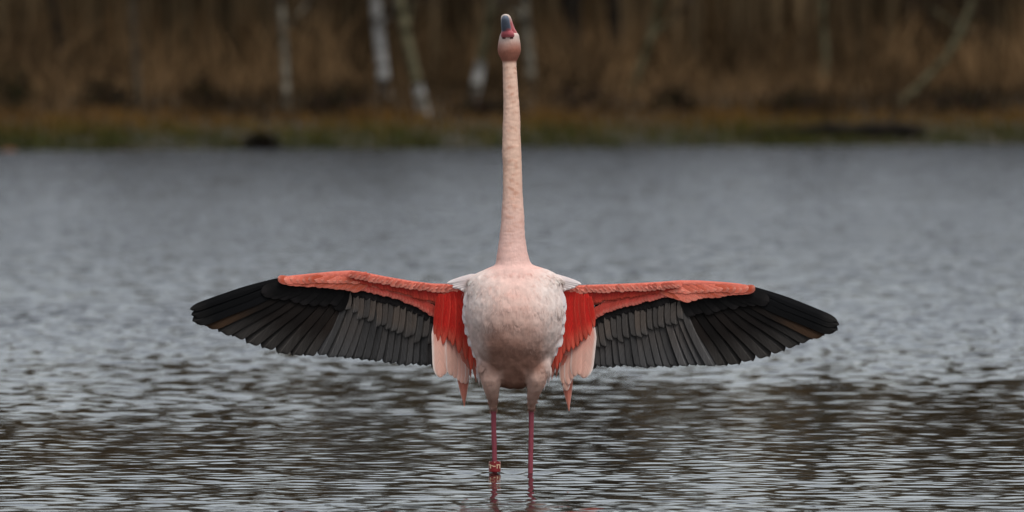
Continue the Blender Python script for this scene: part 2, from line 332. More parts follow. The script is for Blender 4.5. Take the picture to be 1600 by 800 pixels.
def tube(pts, rad, sides=8, v=None, f=None):
    v = [] if v is None else v; f = [] if f is None else f
    base = len(v); n = len(pts)
    for i, p in enumerate(pts):
        t = (Vector(pts[min(i + 1, n - 1)]) - Vector(pts[max(i - 1, 0)])).normalized()
        a = t.cross(Vector((0, 1, 0.01))); a = a.normalized() if a.length > 1e-4 else Vector((1, 0, 0)); c = t.cross(a)
        for k in range(sides):
            th = 2 * math.pi * k / sides; v.append(Vector(p) + (a * math.cos(th) + c * math.sin(th)) * rad[i])
    for i in range(n - 1):
        for k in range(sides):
            k2 = (k + 1) % sides
            f.append((base + i * sides + k, base + i * sides + k2, base + (i + 1) * sides + k2, base + (i + 1) * sides + k))
    f.append(tuple(base + k for k in range(sides))); f.append(tuple(base + (n - 1) * sides + k for k in reversed(range(sides))))
    return v, f
def ground_pt(px, py):
    """where the line of sight through a pixel meets the bank"""
    for i in range(900):
        y = 70 + i * .08; p = P(px, py, y)
        if p.z <= float(bank_z(np.float64(p.x), np.float64(y))): return p
    return P(px, py, 112)
def tree(name, pts_px, w_px, mat, label, height=9.0, group=None, foot=None, seed=0, dist_y=None):
    """pts_px: trunk line from the foot upwards, in photo pixels; continues above the frame to its height"""
    r = random.Random(seed * 13 + 5)
    base = ground_pt(*pts_px[0]) if dist_y is None else P(pts_px[0][0], pts_px[0][1], dist_y)
    base.z = float(bank_z(np.float64(base.x), np.float64(base.y)))
    root = empty(name, base); y = base.y; k = (y + DIST) / FPX
    line = [Vector((0, 0, -.08))]
    for q in pts_px[1:]: p = P(q[0], q[1], y) - base; p.y = r.uniform(-.06, .06); line.append(p)
    d = (line[-1] - line[-2]).normalized() if len(line) > 1 else Vector((0, 0, 1))
    while line[-1].z < height:
        d = (d + Vector((r.gauss(0, .10), r.gauss(0, .10), .16))).normalized(); line.append(line[-1] + d * .55)
    n = len(line); r0 = .78 * w_px * k / 2
    rad = [r0 * (1.18 if i == 0 else 1) * max(.10, 1 - .85 * max(0, line[i].z) / height) for i in range(n)]
    v, f = tube(line, rad, 9)
    tips = []
    for i in range(2, n):                           # limbs
        for _ in range(2 if i > 5 else 1):
            az = r.uniform(0, 2 * math.pi); ln = r.uniform(.5, 1.3) * (1 - .5 * i / n)
            p0 = line[i]; e = Vector((math.cos(az), math.sin(az), r.uniform(.5, 1.3))).normalized()
            p1 = p0 + e * ln * .5; p2 = p1 + (e + Vector((0, 0, .3))).normalized() * ln * .6
            if p1.z < .75: continue
            v, f = tube([p0, p1, p2], [rad[i] * .5, rad[i] * .3, .006], 5, v, f); tips += [p1, p2, (p1 + p2) / 2]
    mesh_obj('trunk', v, f, mat, root)
    if foot:
        j = 2; lv = [line[0] + Vector((0, 0, .02)), line[0].lerp(line[1], .35), line[0].lerp(line[1], .7), line[0].lerp(line[1], 1.0)]
        fv, ff = tube(lv, [r0 * 1.24, r0 * 1.12, r0 * 1.08, r0 * 1.0], 9); mesh_obj('pale_bark', fv, ff, foot, root)
    tv, tf = [], []
    for p in tips:                                  # hanging fine twigs
        for _ in range(15):
            e = Vector((r.gauss(0, 1), r.gauss(0, 1), r.gauss(.25, .8))).normalized() * r.uniform(.25, .7)
            s = e.cross(Vector((r.random(), r.random(), r.random()))).normalized() * .009
            q1 = p + e * .5; q2 = p + e + Vector((0, 0, -.12)); i0 = len(tv)
            tv += [p - s, p + s, q1 + s, q1 - s, q2]; tf += [(i0, i0 + 1, i0 + 2, i0 + 3), (i0 + 3, i0 + 2, i0 + 4)]
    if tv: mesh_obj('crown', tv, tf, M['twig'], root, smooth=False)
    return tag(root, label, 'tree', group)
tree('birch_tree', [(603, 152), (597, 100), (592, 50), (587, 0)], 24, M['birch'], 'brightest white birch trunk, nearly straight, leaning slightly back from its foot', seed=1)
tree('birch_tree', [(666, 180), (652, 130), (634, 50), (624, 0)], 22, M['bark_olive'], 'leaning olive trunk with a bright white birch foot', foot=M['birch_foot'], seed=2)
tree('birch_tree', [(449, 178), (446, 110), (443, 50), (439, 0)], 15, M['birch_dull'], 'slim pale grey birch standing alone behind the dark shore tussock', seed=3)
tree('birch_tree', [(738, 160), (752, 95), (764, 30), (770, 0)], 20, M['bark_olive'], 'trunk with pale grey foot slanting just beside the raised neck', foot=M['birch_foot'], seed=4)
tree('birch_tree', [(832, 150), (827, 90), (822, 40), (818, 0)], 20, M['birch_dull'], 'dull grey birch close behind the raised head', seed=5)
tree('alder_tree', [(898, 138), (896, 80), (893, 0)], 48, M['bark_dark'], 'thickest near-black trunk among the white birches', seed=6)
tree('birch_tree', [(938, 132), (946, 80), (952, 0)], 17, M['birch'], 'white trunk squeezed between the two black trunks', seed=7)
tree('alder_tree', [(962, 136), (960, 70), (956, 0)], 34, M['bark_dark'], 'narrower black trunk beside the white one', seed=8)
tree('birch_tree', [(982, 146), (1000, 105), (1018, 55), (1030, 0)], 17, M['bark_olive'], 'olive grey trunk leaning away from the black trunks', seed=9)
tree('willow_tree', [(1396, 162), (1440, 130), (1480, 88), (1502, 45), (1520, 0)], 14, M['bark_olive'], 'strongly slanting olive trunk beyond the fallen log', seed=10)
tree('oak_sapling', [(98, 142), (94, 80), (82, 0)], 17, M['bark_dark'], 'dark thin trunk leaning over near the evergreen bush', seed=11)
tree('birch_tree', [(218, 172), (212, 100), (206, 0)], 15, M['bark_brown'], 'thin brown sapling trunk between two dark bushes', seed=12)
tree('oak_sapling', [(232, 128), (262, 95), (288, 40), (305, 0)], 18, M['bark_dark'], 'dark crooked trunk slanting over the bracken', seed=13)
tree('birch_tree', [(372, 92), (370, 50), (362, 0)], 20, M['birch_dull'], 'hazy pale birch further back among bracken', seed=14, dist_y=124)
tree('birch_tree', [(1286, 150), (1290, 90), (1284, 0)], 14, M['bark_olive'], 'thin olive sapling near the slanting willow', seed=15)
tree('birch_tree', [(1345, 95), (1350, 50), (1343, 0)], 14, M['bark_brown'], 'brown sapling behind the slanting willow', seed=16, dist_y=122)
tree('birch_tree', [(145, 120), (150, 70), (160, 0)], 16, M['bark_brown'], 'brown sapling behind the dark thin trunk', seed=17, dist_y=120)
far_px = [(40, 26, 'bare brown tree rising behind the dark green bush'), (330, 18, 'bare brown tree behind the dark crooked trunk'), (505, 16, 'olive bare tree behind the slim grey birch'),
          (545, 14, 'thin bare brown tree just behind the brightest white birch'), (700, 22, 'bare brown tree between the two white-footed trunks'), (1090, 16, 'olive bare tree beyond the leaning olive grey trunk'),
          (1150, 20, 'broader bare brown tree behind the end of the fallen log'), (1215, 14, 'thin bare brown tree behind the middle of the fallen log'), (1425, 16, 'olive bare tree crossed by the slanting willow'),
          (1565, 22, 'broad bare brown tree past the crown of the slanting willow'), (1590, 15, 'thin bare brown tree beside the broad one past the willow'), (-60, 24, None), (-160, 20, None), (1680, 24, None), (1790, 20, None)]
for i, (px, wd, lab) in enumerate(far_px):
    tree('bare_tree', [(px, 90), (px + random.uniform(-12, 12), 40), (px + random.uniform(-16, 16), 0)], wd * .8, M['bark_olive'] if i in (2, 5, 8) else M['bark_brown'],
         lab or 'bare brown tree at the outer end of the second row', 9.5, 'bare trees of the second row', seed=30 + i, dist_y=118 + (i * 7) % 13)

def bush(name, px, py, rx_px, rz_px, col, label, cat, n=420, group=None, leaf=.05, kind_stem=True):
    c = ground_pt(px, py); k = (c.y + DIST) / FPX; rx, rz = rx_px * k, rz_px * k; root = empty(name, c)
    v, f, cl = [], [], []; r = random.Random(int(px) + 3)
    for _ in range(n):
        a = Vector((r.gauss(0, 1), r.gauss(0, 1), abs(r.gauss(0, 1)))).normalized() * (r.random() ** .4) * (1 + .25 * math.sin(r.random() * 9))
        p = Vector((a.x * rx, a.y * rx, a.z * rz * 1.7)); e = Vector((r.gauss(0, 1), r.gauss(0, 1), r.gauss(.4, 1))).normalized() * leaf
        s = e.cross(Vector((r.random(), r.random(), r.random()))).normalized() * leaf * .35; i0 = len(v)
        v += [p - e, p + s, p + e, p - s]; f.append((i0, i0 + 1, i0 + 2, i0 + 3)); cl += [tuple(x * r.uniform(.5, 1.3) for x in col)] * 4
    mesh_obj('foliage', v, f, M['plant'], root, False, cl)
    sv, sf = [], []
    for _ in range(7):
        an = r.uniform(0, 6.28); q = Vector((math.cos(an) * rx * .6, math.sin(an) * rx * .6, rz * 1.2)); sv, sf = tube([Vector((q.x * .1, q.y * .1, -.05)), q * .5, q], [.014, .010, .004], 5, sv, sf)
    mesh_obj('stem', sv, sf, M['twig'], root)
    return tag(root, label, cat, group)
bush('evergreen_bush', 14, 178, 46, 42, (.016, .020, .008), 'dark green bush beside the dark thin trunk', 'bush')
bush('dark_bush', 165, 178, 52, 34, (.022, .018, .010), 'low blackish bush beside the thin brown sapling', 'bush')
bush('dark_bush', 318, 172, 42, 30, (.026, .018, .010), 'low dark brown bush under the hazy pale birch', 'bush')
bush('dark_bush', 1055, 178, 46, 26, (.024, .018, .010), 'low dark bush beside the leaning olive grey trunk', 'bush')
bush('dark_bush', 1235, 182, 60, 26, (.028, .019, .011), 'wide low brown bush near the thin olive sapling', 'bush')
bush('dark_bush', 1500, 180, 70, 24, (.028, .020, .011), 'wide low dark bush beyond the slanting willow', 'bush')
bush('dark_bush', 520, 180, 60, 28, (.030, .020, .012), 'low brown bush between the slim grey and bright white birches', 'bush')
bush('dark_bush', 760, 184, 60, 24, (.028, .020, .012), 'low dark bush beside the slanting pale-footed trunk', 'bush')
bush('dark_bush', 910, 178, 60, 26, (.026, .018, .012), 'low dark bush at the foot of the black trunks', 'bush')
bush('shore_tussock', 408, 236, 30, 15, (.018, .014, .008), 'dark overhanging tussock at the water edge', 'tussock', 900, leaf=.035)
bush('shore_tussock', 186, 238, 14, 5, (.16, .11, .07), 'small pale tuft at the water edge', 'tussock', 250, leaf=.025)
def rock(px, py, w_px, h_px, mat, label, seed):
    c = ground_pt(px, py); k = (c.y + DIST) / FPX
    bm = bmesh.new(); bmesh.ops.create_icosphere(bm, subdivisions=4, radius=1)
    for v in bm.verts:
        d = 1 + .22 * noise.noise(v.co * 1.6 + Vector((seed, 0, 0))) + .08 * noise.noise(v.co * 5)
        v.co = Vector((v.co.x * w_px * k / 2, v.co.y * w_px * k / 2.4, v.co.z * h_px * k * .9)) * d
    me = bpy.data.meshes.new('rock'); bm.to_mesh(me); bm.free(); me.materials.append(mat)
    for p in me.polygons: p.use_smooth = True
    o = link(bpy.data.objects.new('rock', me)); o.location = c + Vector((0, 0, .02)); return tag(o, label, 'rock')
M['rust'] = bark_mat('rust_rock', (.05, .03, .018), (.16, .075, .04), .4)
rock(12, 243, 34, 11, M['rust'], 'reddish brown lump breaking the water near the bank', 3)
rock(417, 240, 20, 8, M['rust'], 'reddish brown stone at the foot of the dark tussock', 8)
a, b_ = ground_pt(1165, 221), ground_pt(1440, 214)
ln = [a.lerp(b_, t) + Vector((0, 0, .06 + .05 * math.sin(t * 3.1) + .015 * math.sin(t * 17))) for t in [i / 12 for i in range(13)]]
lv, lf = tube([p - a for p in ln], [.03 + .055 * math.sin(min(1, i / 9) * 1.5) for i in range(13)], 9)
log = empty('fallen_log', a); mesh_obj('trunk', lv, lf, M['bark_dark'], log)
for i, e in ((6, (-.2, -.05, .16)), (9, (.25, .05, .14)), (4, (-.25, 0, .1))):
    p = ln[i] - a; sv, sf = tube([p, p + Vector(e) * .6, p + Vector(e)], [.02, .012, .004], 6); mesh_obj('broken_branch', sv, sf, M['bark_dark'], log)
tag(log, 'dark fallen log lying along the grassy bank', 'log')

# ------------------------------------------------------------------ the flamingo
bird = empty('flamingo', (P(801, 740).x, 0, 0))
tag(bird, 'pink flamingo standing in water with wings spread wide and bill raised', 'bird')
BI = Matrix.Translation(-bird.location)
# rows: image row, left, right edge, depth centre (m), front reach, back reach
ROWS = [(47, 789, 801, -.050, .008, .008), (50, 784, 807, -.050, .014, .016), (55, 781, 811, -.050, .020, .024), (62, 779.5, 812, -.049, .022, .028), (70, 778, 813.5, -.047, .024, .030),
        (78, 777.5, 814, -.045, .025, .030), (85, 779, 812.5, -.043, .023, .027), (92, 782.5, 809, -.042, .019, .021), (97, 785, 807, -.041, .016, .017),
        (104, 785.5, 807, -.041, .016, .016), (120, 786, 808, -.041, .016, .016), (150, 786.5, 810.5, -.041, .017, .017), (180, 786, 812.5, -.041, .018, .018),
        (210, 785, 813.5, -.041, .019, .019), (240, 784.5, 814.5, -.041, .020, .020), (265, 786, 815.5, -.041, .020, .020), (300, 785.5, 817, -.042, .021, .021),
        (330, 784, 818.5, -.043, .023, .023), (360, 781.5, 820, -.044, .026, .026), (385, 778.5, 822.5, -.044, .030, .032), (403, 776, 826, -.043, .037, .042),
        (413, 774, 831, -.040, .045, .060), (420, 760, 849, -.033, .060, .095), (427, 744, 866, -.018, .080, .14), (435, 731.5, 877.5, .0, .104, .20), (446, 727, 880, .01, .125, .26),
        (460, 726, 881, .015, .140, .31), (480, 724, 883, .015, .149, .35), (500, 725, 882, .015, .150, .37), (520, 729, 879, .015, .145, .36), (540, 734, 873, .015, .134, .34),
        (560, 741, 866, .015, .112, .30), (575, 749, 857, .015, .096, .25), (588, 760, 846, .015, .080, .19), (598, 773, 833, .015, .062, .13), (604, 784, 823, .015, .044, .08), (608, 795, 811, .015, .014, .03)]
ROWS = np.array(ROWS)
yy = np.concatenate([np.arange(47, 110, 1.0), np.arange(110, 400, 3.0), np.arange(400, 608.1, 1.5)])
def smooth_interp(x, xp, fp):
    h = np.diff(xp); d = np.diff(fp) / h; mm_ = np.zeros(len(xp))
    mm_[1:-1] = np.where(d[:-1] * d[1:] > 0, 2 * d[:-1] * d[1:] / (d[:-1] + d[1:] + 1e-12), 0); mm_[0] = d[0]; mm_[-1] = d[-1]
    i = np.clip(np.searchsorted(xp, x) - 1, 0, len(xp) - 2); t = (x - xp[i]) / h[i]
    return ((1 + 2 * t) * (1 - t) ** 2 * fp[i] + t * (1 - t) ** 2 * h[i] * mm_[i] + t * t * (3 - 2 * t) * fp[i + 1] + t * t * (t - 1) * h[i] * mm_[i + 1])
T = np.stack([yy] + [smooth_interp(yy, ROWS[:, 0], ROWS[:, j]) for j in range(1, 6)], 1)
bv, bf = [], []; K = 56
for (py, xl, xr, cy, fr, bk) in T:
    c = P((xl + xr) / 2, py, cy); rx = (xr - xl) / 2 / S
    for k in range(K):
        th = 2 * math.pi * k / K; co, si = math.cos(th), math.sin(th)
        e = .92 if py > 425 else 1.0
        x = math.copysign(abs(co) ** e, co) * rx; y = math.copysign(abs(si) ** e, si) * (bk if si > 0 else fr)
        if si > 0 and py > 425: x *= 1 - .30 * si ** 2
        bv.append(Vector((c.x + x, c.y + y, c.z)))
n = len(T)
for i in range(n - 1):
    for k in range(K):
        k2 = (k + 1) % K; bf.append((i * K + k, i * K + k2, (i + 1) * K + k2, (i + 1) * K + k))
bf.append(tuple(range(K))[::-1]); bf.append(tuple((n - 1) * K + k for k in range(K)))
def leg(pts):
    global bv, bf
    bv, bf = tube([P(p[0], p[1], p[2]) if len(p) == 4 else Vector(p[:3]) for p in pts], [p[3] / 2 / S if len(p) == 4 else p[4] for p in pts], 14, bv, bf)
leg([(778, 515, .02, 66), (774, 540, -.008, 60), (769, 560, -.026, 52), (766, 577, -.038, 43), (766.5, 592, -.040, 34), (768, 606, -.032, 26), (769.8, 620, -.020, 18.5), (771, 633, -.008, 12.5), (771.3, 643, 0, 9), (771.6, 670, 0, 8.4), (772.5, 705, 0, 8.2), (773.2, 742, 0, 8.4), (773.5, 800, .0, 8.6)])
leg([(829, 515, .02, 66), (833, 540, -.008, 60), (838, 560, -.026, 52), (840, 577, -.038, 43), (838, 592, -.040, 34), (835, 606, -.032, 26), (832.3, 620, -.020, 18.5), (830.6, 633, -.008, 12.5), (830.3, 643, 0, 9), (830, 670, 0, 8.4), (829.4, 705, 0, 8.2), (828.8, 742, 0, 8.4), (828.5, 800, .0, 8.6)])
for sx_, px in ((-1, 773.5), (1, 828.5)):           # below the surface: ankle, shank, webbed foot
    x0 = P(px, 740).x; g0 = -.41
    bv, bf = tube([Vector((x0, 0, -.07)), Vector((x0, .0, -.10)), Vector((x0, .006, -.125)), Vector((x0, .004, -.15)), Vector((x0, -.01, -.30)), Vector((x0, -.015, g0))], [.0066, .009, .0125, .009, .0065, .008], 12, bv, bf)
    for a in (-32, 0, 32):
        e = Vector((math.sin(R(a)), -math.cos(R(a)), 0)); p0 = Vector((x0, -.012, g0 + .006))
        bv, bf = tube([p0, p0 + e * .04, p0 + e * .085], [.008, .006, .004], 8, bv, bf)
tmp = mesh_obj('body_rough', bv, bf, None)
md = tmp.modifiers.new('r', 'REMESH'); md.mode = 'VOXEL'; md.voxel_size = .0024
m2 = tmp.modifiers.new('s', 'SMOOTH'); m2.factor = .5; m2.iterations = 7
dg = bpy.context.evaluated_depsgraph_get(); me = bpy.data.meshes.new_from_object(tmp.evaluated_get(dg)); me.name = 'body'
bpy.data.objects.remove(tmp)
nv = len(me.vertices); co = np.empty(nv * 3, np.float32); me.vertices.foreach_get('co', co); co = co.reshape(-1, 3)
no_ = np.empty(nv * 3, np.float32); me.vertices.foreach_get('normal', no_); no_ = no_.reshape(-1, 3)

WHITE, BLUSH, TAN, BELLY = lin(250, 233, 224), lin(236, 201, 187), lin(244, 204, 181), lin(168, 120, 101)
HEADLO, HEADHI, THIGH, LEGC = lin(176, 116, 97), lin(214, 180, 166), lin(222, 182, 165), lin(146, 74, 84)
def body_col(x, y, z):
    px, py = to_px(x, y, z); nz = noise.noise(Vector((x, y, z)) * 38); n2 = noise.noise(Vector((x, y, z)) * 11 + Vector((5, 1, 2)))
    if py < 104:                                    # head
        c = lerp(HEADHI, HEADLO, sstep(60, 82, py + 4 * nz)); c = lerp(lin(226, 204, 192), c, sstep(55, 70, py + 3 * nz))
        if py > 55 and abs(abs(px - 793.5) - 6) < 2.6 and py < 60.5: c = lin(92, 52, 50)
        if py > 90: c = lerp(c, TAN, sstep(94, 100, py))
        return c
    if py < 420:
        c = lerp(TAN, lin(240, 198, 186), sstep(250, 400, py)); wv_ = noise.noise(Vector((x * 75, y * 75, z * 150 + 4 * n2))); ed = 1 - sstep(.006, .018, abs(px - 800) / S) * .6; return lerp(c, lin(198, 134, 106), min(1, max(0, wv_) * .8 * ed * (1 - sstep(360, 415, py)) + max(0, nz) * .25))
    if py > 636: 
        c = LEGC; return lerp(THIGH, LEGC, sstep(637, 645, py))
    cx = 803; dx = abs(px - cx)
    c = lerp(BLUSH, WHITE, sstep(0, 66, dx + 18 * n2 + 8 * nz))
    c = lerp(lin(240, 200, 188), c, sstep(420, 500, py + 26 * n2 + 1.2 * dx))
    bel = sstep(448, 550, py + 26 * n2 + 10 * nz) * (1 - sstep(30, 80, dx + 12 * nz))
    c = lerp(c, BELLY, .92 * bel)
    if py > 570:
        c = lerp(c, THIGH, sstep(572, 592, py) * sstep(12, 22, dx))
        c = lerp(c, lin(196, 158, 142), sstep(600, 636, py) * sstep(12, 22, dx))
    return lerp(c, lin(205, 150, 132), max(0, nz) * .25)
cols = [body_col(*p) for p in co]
disp = np.zeros(nv)
for i in range(nv):
    px, py = to_px(*co[i])
    if py < 640:
        q = Vector(co[i].tolist()); a = 1.0 if 100 < py < 410 else .55
        if py < 98: a = .12
        disp[i] = a * (.0006 * noise.noise(Vector((q.x * 110, q.y * 110, q.z * 240))) + .0005 * noise.noise(q * 60) + ((.0012 if py < 410 else .0050) * noise.noise(q * 19) if py > 104 else 0))
for i in range(nv):                                 # soft clumps of plumage on the trunk
    px, py = to_px(*co[i])
    if 415 < py < 625:
        q = co[i]; a = sstep(415, 440, py) * (1 - .6 * sstep(590, 625, py))
        disp[i] += a * (.0019 * noise.noise(Vector((q[0] * 62, q[1] * 50, q[2] * 34))) + .0011 * noise.noise(Vector((q[0] * 130, q[1] * 90, q[2] * 60))))
co2 = co + no_ * disp[:, None].astype(np.float32)
co = co2.copy(); co2 = co2 - np.array(bird.location, np.float32)
me.vertices.foreach_set('co', co2.ravel()); me.materials.clear(); me.materials.append(M['plumage'])
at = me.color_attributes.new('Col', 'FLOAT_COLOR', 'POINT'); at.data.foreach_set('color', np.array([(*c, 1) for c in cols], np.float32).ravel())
for p in me.polygons: p.use_smooth = True
me.update()
link(bpy.data.objects.new('body', me), bird)
me.vertices.foreach_get('normal', (nb_ := np.empty(nv * 3, np.float32))); no_ = .5 * no_ + .5 * nb_.reshape(-1, 3)
OFF = Vector(bird.location)
def loc(v): return [Vector(p) - OFF for p in v]

# small overlapping body plumage, too fine to pick apart
pv, pf, pc = [], [], []
order = rng.permutation(nv); r = random.Random(4); cells = {}
for i in order:
    p = Vector(co[i].tolist()); nn = Vector(no_[i].tolist()); px, py = to_px(*p)
    if py < 101 or py > 634 or p.y > .22: continue
    if py < 405: ln_, wd_, gap, lift = .0075, .0040, .0042, .11
    elif py < 440: ln_, wd_, gap, lift = .020, .012, .007, .05
    elif py > 580 and abs(px - 803) > 16: ln_, wd_, gap, lift = .016, .007, .0065, .04
    else:
        s_ = 1 - .35 * sstep(500, 570, py) * (1 - sstep(40, 75, abs(px - 803))); ln_, wd_, gap, lift = .032 * s_, .019 * s_, .0095 * s_, .032
    key = (int(p.x // gap), int(p.y // gap), int(p.z // gap))
    if key in cells: continue
    cells[key] = 1
    fl = Vector((0, 0, -1)) + Vector((r.gauss(0, .16), r.gauss(0, .12), 0))
    if 405 < py < 600: fl += Vector(((px - 803) / 260, .25, 0))
    fl = (fl - nn * fl.dot(nn)); 
    if fl.length < .15: continue
    fl.normalize(); ln_ *= r.uniform(.8, 1.2); wd_ *= r.uniform(.8, 1.15)
    fl = (fl + nn * lift * r.uniform(.4, 1.3)).normalized(); sd_ = fl.cross(nn).normalized()
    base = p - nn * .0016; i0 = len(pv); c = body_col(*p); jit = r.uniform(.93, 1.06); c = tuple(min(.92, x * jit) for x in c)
    for (t, wv) in ((0, .45), (.4, .95), (.75, .85), (.94, .45)):
        cc = base + fl * ln_ * t - nn * (ln_ * .22 * t * t)
        for s in (-1, 0, 1): pv.append(cc + sd_ * s * wv * wd_ * .5 + nn * (.0006 if s == 0 else 0) * (wd_ / .02)); pc.append(c)
    pv.append(base + fl * ln_ * 1.0 - nn * (ln_ * .24)); pc.append(c)
    for a in range(3):
        for s in range(2): k = i0 + a * 3 + s; pf.append((k, k + 1, k + 4, k + 3))
    pf += [(i0 + 9, i0 + 10, i0 + 12), (i0 + 10, i0 + 11, i0 + 12)]
    for _ in range(3 if py > 405 else 1):           # loose barbs past the tip
        e = (fl + sd_ * r.gauss(0, .35) + nn * r.uniform(-.05, .22)).normalized() * ln_ * r.uniform(.35, .6); p0 = base + fl * ln_ * .7 + sd_ * r.uniform(-.3, .3) * wd_; k = len(pv)
        pv += [p0 - sd_ * .0004, p0 + sd_ * .0004, p0 + e - nn * ln_ * .1]; pc += [c] * 3; pf.append((k, k + 1, k + 2))
tag(mesh_obj('body_plumage', loc(pv), pf, M['plumage'], bird, True, pc), kind='stuff')

# bill: bulky lower mandible towards the viewer, thin upper mandible behind it
def loft(name, rings, mat, parent, colf):
    v, f, c = [], [], []; K = 20
    for (px, py, y, rx, ry) in rings:
        ce = P(px, py, y)
        for k in range(K):
            th = 2 * math.pi * k / K; v.append(ce + Vector((math.cos(th) * rx / S, math.sin(th) * ry / S, 0))); c.append(colf(px + math.cos(th) * rx, py, math.sin(th)))
    n = len(rings)
    for i in range(n - 1):
        for k in range(K): k2 = (k + 1) % K; f.append((i * K + k, (i + 1) * K + k, (i + 1) * K + k2, i * K + k2))
    f.append(tuple(range(K))); f.append(tuple((n - 1) * K + k for k in reversed(range(K))))
    return mesh_obj(name, loc(v), f, mat, parent, True, c)
M['horn'] = mat_attr('horn', .38, .5, 160, .15, .1, 500)
PINKB, SLATE, CREAM = lin(200, 104, 110), lin(100, 108, 122), lin(226, 206, 190)
loft('lower_mandible', [(793.5, 59, -.058, 9.5, 7), (793.5, 57.5, -.064, 10.5, 8), (793.2, 54, -.067, 10.6, 8.5), (792.8, 50.5, -.069, 9.8, 8.3), (792.2, 48.2, -.070, 8.2, 8.0), (791.8, 47.4, -.071, 7.9, 8.0), (790.8, 43, -.076, 7.5, 8), (790, 37, -.083, 7.1, 7.6), (789.6, 31, -.089, 6.5, 6.8), (789.5, 27, -.092, 5.2, 5.6), (789.6, 24.6, -.093, 3.2, 4), (789.7, 23.8, -.093, 1.2, 2)],
     M['horn'], bird, lambda px, py, s: lerp(SLATE, PINKB, sstep(46.5, 48.6, py + (px - 791) * .35)))
loft('upper_mandible', [(796, 62, -.045, 13.5, 8), (796, 56, -.048, 13.5, 9), (795.5, 50, -.054, 12, 9), (794, 44, -.060, 10, 8), (792, 36, -.068, 9, 7), (790.8, 29, -.074, 8.2, 6), (790.2, 25, -.078, 6.8, 5), (790.2, 22.8, -.080, 4.2, 3.5), (790.2, 22, -.081, 1.6, 1.6)],
     M['horn'], bird, lambda px, py, s: lerp(CREAM, lin(214, 120, 122), sstep(30, 46, py + (px - 790) * .9)))
M['eye'] = mat_attr('eye', .15, .5, 50, .05, 0)
for px in (781.8, 810.2):
    e = P(px, 64, -.036); bm = bmesh.new(); bmesh.ops.create_uvsphere(bm, u_segments=16, v_segments=10, radius=.0042)
    me = bpy.data.meshes.new('eye'); bm.to_mesh(me); bm.free(); me.materials.append(M['eye']); at = me.color_attributes.new('Col', 'FLOAT_COLOR', 'POINT')
    for i_, vt in enumerate(me.vertices): at.data[i_].color = (.01, .01, .01, 1) if abs(vt.co.x) > .0034 else (.75, .5, .12, 1)
    o = link(bpy.data.objects.new('eye', me), bird); o.location = e - OFF

# ring on the leg with its white characters
M['ring'] = mat_attr('ring', .35, .5, 200, .15, 0); M['ring_mark'] = mat_attr('ring_mark', .5, .3, 200, .1, 0)
RC = P(773, 729, 0); rv, rf, rc = [], [], []; prof = [(9.2, 8), (9.4, 7.4), (9.4, -7.4), (9.2, -8), (7.6, -8), (7.6, 8)]
for k in range(40):
    th = 2 * math.pi * k / 40
    for (rr, zz) in prof: rv.append(Vector((RC.x + math.cos(th) * rr / S, math.sin(th) * rr / S, RC.z + zz / S))); rc.append(lin(128, 14, 18))
for k in range(40):
    for j in range(6): rf.append((k * 6 + j, ((k + 1) % 40) * 6 + j, ((k + 1) % 40) * 6 + (j + 1) % 6, k * 6 + (j + 1) % 6))
ring = mesh_obj('leg_ring', loc(rv), rf, M['ring'], bird, False, rc); ring['label'] = 'dark red leg ring with cream characters'
def mark(a0, a1, z0, z1, name='character_stroke'):
    v, f = [], []
    n = 6
    for i in range(n + 1):
        th = R(-90 + a0 + (a1 - a0) * i / n)
        for rr in (9.35, 9.75):
            for zz in (z0, z1): v.append(Vector((RC.x + math.cos(th) * rr / S, math.sin(th) * rr / S, RC.z + zz / S)))
    for i in range(n):
        a = i * 4; f += [(a, a + 4, a + 5, a + 1), (a + 2, a + 3, a + 7, a + 6), (a + 1, a + 5, a + 7, a + 3), (a, a + 2, a + 6, a + 4)]
    f += [(0, 1, 3, 2), (n * 4, n * 4 + 2, n * 4 + 3, n * 4 + 1)]
    mesh_obj(name, loc(v), f, M['ring_mark'], ring, False, [lin(226, 196, 160)] * len(v))
mark(-180, 180, 6.6, 7.9, 'rim_line'); mark(-75, -38, 2.2, 3.6); mark(-50, -38, -2.6, 2.2); mark(-18, 8, .2, 1.6); mark(-38, -18, 1.2, 2.4); mark(18, 62, 2.4, 3.8); mark(20, 28, -2.6, 2.4); mark(52, 62, -2.6, 2.4)

